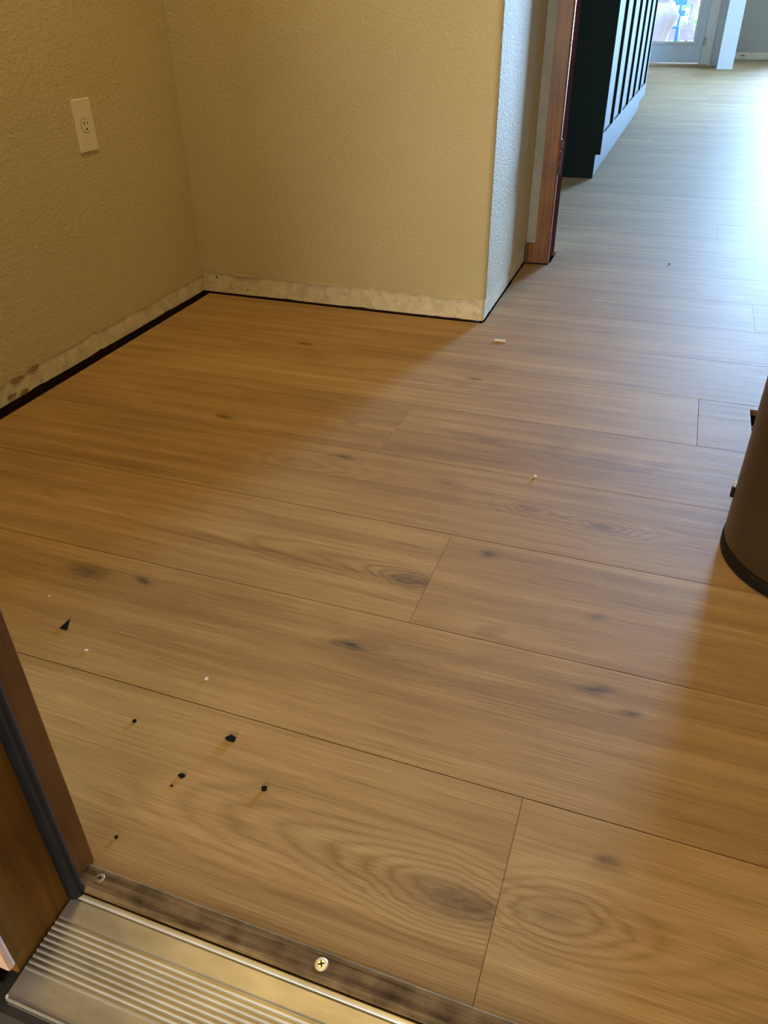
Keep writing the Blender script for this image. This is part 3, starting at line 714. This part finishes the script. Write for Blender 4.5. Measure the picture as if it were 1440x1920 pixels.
bx('frame', (3.43, 7.70, 0.75), (3.50, 11.5, 0.80), 'white_trim', w2); bx('frame', (3.43, 7.70, 2.10), (3.50, 11.5, 2.15), 'white_trim', w2)
bx('pane', (3.46, 7.76, 0.80), (3.465, 9.57, 2.10), 'glass', w2); bx('pane', (3.46, 9.63, 0.80), (3.465, 11.44, 2.10), 'glass', w2)

# ================================================================ OUTSIDE THE FAR DOOR
struct('floor_yard', [((-12, 13.3, -0.9), (12, 40, -0.6))], 'yard')
dk = tag(empty('floor_deck', (-0.5, 15, 0)), kind='structure')
for i in range(20):
    y = 13.26 + i * 0.146
    bx('deck_board', (-3.0, y, -0.05), (1.2, y + 0.14, -0.012), 'deck', dk)
bx('joist', (-3.0, 13.26, -0.6), (1.2, 16.18, -0.0505), 'deck', dk)
rl = thing('deck_railing', 'greyed violet wooden deck railing behind the glass door', 'railing', (-0.5, 15.9, -0.012))
bx('rail', (-3.0, 15.88, 0.70), (1.2, 15.92, 0.84), 'rail', rl); bx('rail', (-3.0, 15.88, 0.20), (1.2, 15.92, 0.42), 'rail', rl)
for i in range(26):
    x = -2.9 + i * 0.158
    bx('baluster', (x, 15.921, 0.0), (x + 0.045, 15.955, 0.90), 'rail', rl)
bx('top_rail', (-3.0, 15.84, 0.9005), (1.2, 15.98, 0.94), 'rail', rl)
# patio chair, blue
ch = thing('patio_chair', 'blue metal patio chair on the deck beyond the glass door', 'chair', (-0.52, 14.9, -0.012))
def leg(x, y, h): 
    bm = bmesh.new(); tube(bm, (x, y, -0.012), (x, y, h), 0.022, 10); obj('leg', bm, 'blue', ch, True)
leg(-0.475, 14.65, 0.86); leg(-0.475, 15.15, 0.40); leg(-0.93, 14.65, 0.86); leg(-0.93, 15.15, 0.40)
bx('seat', (-0.96, 14.62, 0.401), (-0.45, 15.17, 0.43), 'blue', ch, 0.008)
for z in (0.56, 0.70): bx('back_slat', (-0.93, 14.63, z), (-0.40, 14.67, z + 0.075), 'blue', ch, 0.006)
# covered lump of garden furniture
bm = bmesh.new(); rnd = random.Random(5); ring_n = 40; rows = []
for j, (q, z) in enumerate([(0.30, -0.012), (0.30, 0.06), (0.325, 0.24), (0.36, 0.40), (0.41, 0.52), (0.425, 0.60), (0.39, 0.68), (0.36, 0.73), (0.30, 0.76), (0.35, 0.80), (0.36, 0.90), (0.30, 1.02), (0.12, 1.08)]):
    row = []
    for i in range(ring_n):
        t = 2 * math.pi * i / ring_n
        fold = 1 + 0.07 * math.sin(t * 7 + j * 0.35) * (1 if j < 6 else 0.4) + 0.03 * math.sin(t * 13 - j * 0.8)
        row.append(bm.verts.new((-0.92 + q * fold * math.cos(t), 13.90 + q * 0.8 * fold * math.sin(t), z + 0.02 * math.sin(t * 3 + j))))
    rows.append(row)
for A, B in zip(rows, rows[1:]):
    for i in range(ring_n): bm.faces.new((A[i], A[(i + 1) % ring_n], B[(i + 1) % ring_n], B[i]))
bm.faces.new(rows[-1]); bm.faces.new(rows[0][::-1])
for v in rows[0]: v.co.z = -0.011
tag(obj('furniture_cover', bm, 'cover', None, True), 'pale pink draped cover over garden furniture outside the glass door', 'cover')
# bush beyond the railing
bm = bmesh.new(); rnd = random.Random(11)
for i in range(700):
    c = Vector((rnd.gauss(-0.4, 0.9), rnd.gauss(18.5, 0.4), abs(rnd.gauss(0.9, 0.5)) - 0.6)); s = rnd.uniform(0.05, 0.10)
    u = Vector((rnd.uniform(-1, 1), rnd.uniform(-1, 1), rnd.uniform(-1, 1))).normalized(); v = u.orthogonal().normalized()
    q = [bm.verts.new(c + u * s), bm.verts.new(c + v * s * 0.5), bm.verts.new(c - u * s), bm.verts.new(c - v * s * 0.5)]
    bm.faces.new(q)
bu = thing('bush', 'green leafy bush beyond the deck railing', 'bush', (-0.4, 18.5, -0.6))
lf = obj('foliage', bm, 'leaf', bu); lf['kind'] = 'stuff'
bm = bmesh.new(); tube(bm, (-0.4, 18.5, -0.6), (-0.35, 18.5, 0.7), 0.05, 8); obj('trunk', bm, 'rail', bu)

# ================================================================ CRUMBS AND CHIPS
def crumb(name, label, cat, x, y, pts, h, mat, rot=0.0):
    bm = bmesh.new()
    c, s = math.cos(rot), math.sin(rot)
    prism(bm, [(x + c * a - s * b, y + s * a + c * b) for a, b in pts], 0.0002, h, min(0.0006, h * 0.3))
    return tag(obj(name, bm, mat), label, cat)
def rough(rad, seed, n=9, ex=1.0):
    rd = random.Random(seed)
    return [(rad * ex * rd.uniform(.6, 1.1) * math.cos(2 * math.pi * i / n), rad * rd.uniform(.6, 1.1) * math.sin(2 * math.pi * i / n)) for i in range(n)]
crumb('rubber_scrap', 'black triangular scrap on the planks near left door frame', 'scrap', -0.769, 0.673, [(-0.008, -0.010), (0.006, -0.010), (-0.007, 0.013)], 0.002, 'crumb')
crumb('dirt_crumb', 'largest black crumb lying mid-floor above the curved wood grain', 'crumb', -0.4216, 0.5616, rough(0.0062, 3, 9, 1.3), 0.003, 'crumb')
crumb('dirt_crumb', 'square black crumb lying nearest the wooden sill strip', 'crumb', -0.3456, 0.5072, rough(0.0045, 8), 0.003, 'crumb')
crumb('dirt_crumb', 'small black crumb below the triangular scrap, close to the door frame', 'crumb', -0.559, 0.545, rough(0.0034, 12), 0.002, 'crumb')
crumb('dirt_crumb', 'ragged black crumb between the large crumb and the door frame', 'crumb', -0.452, 0.4904, rough(0.0036, 17, 9, 1.6), 0.002, 'crumb')
crumb('dirt_crumb', 'tiny dark crumb beside the ragged black crumb', 'crumb', -0.4555, 0.4735, rough(0.0018, 18, 7, 1.5), 0.0012, 'crumb')
crumb('dirt_crumb', 'tiny dark crumb at the foot of the door frame', 'crumb', -0.4775, 0.392, rough(0.0026, 23), 0.002, 'crumb')
crumb('plaster_chip', 'long white plaster chip on the floor near the wall corner', 'chip', -0.400, 2.054, [(-0.016, -0.004), (0.016, -0.003), (0.015, 0.005), (-0.014, 0.004)], 0.003, 'chip')
crumb('plaster_chip', 'tiny pale chip left of the black triangular scrap', 'chip', -0.845, 0.721, rough(0.0026, 31), 0.0015, 'chip')
crumb('plaster_chip', 'tiny pale chip below the black triangular scrap', 'chip', -0.707, 0.636, rough(0.0026, 33, 7, 1.3), 0.0015, 'chip')
crumb('plaster_chip', 'tiny pale chip on the planks above the largest black crumb', 'chip', -0.508, 0.644, rough(0.003, 35), 0.0018, 'chip')
crumb('plaster_chip', 'tiny pale crumb on a plank seam in the middle of the floor', 'chip', -0.1696, 1.350, rough(0.0032, 37), 0.003, 'chip')
crumb('plaster_chip', 'small white chip on the floor inside the kitchen doorway', 'chip', 0.0144, 2.99, rough(0.005, 39), 0.003, 'chip')
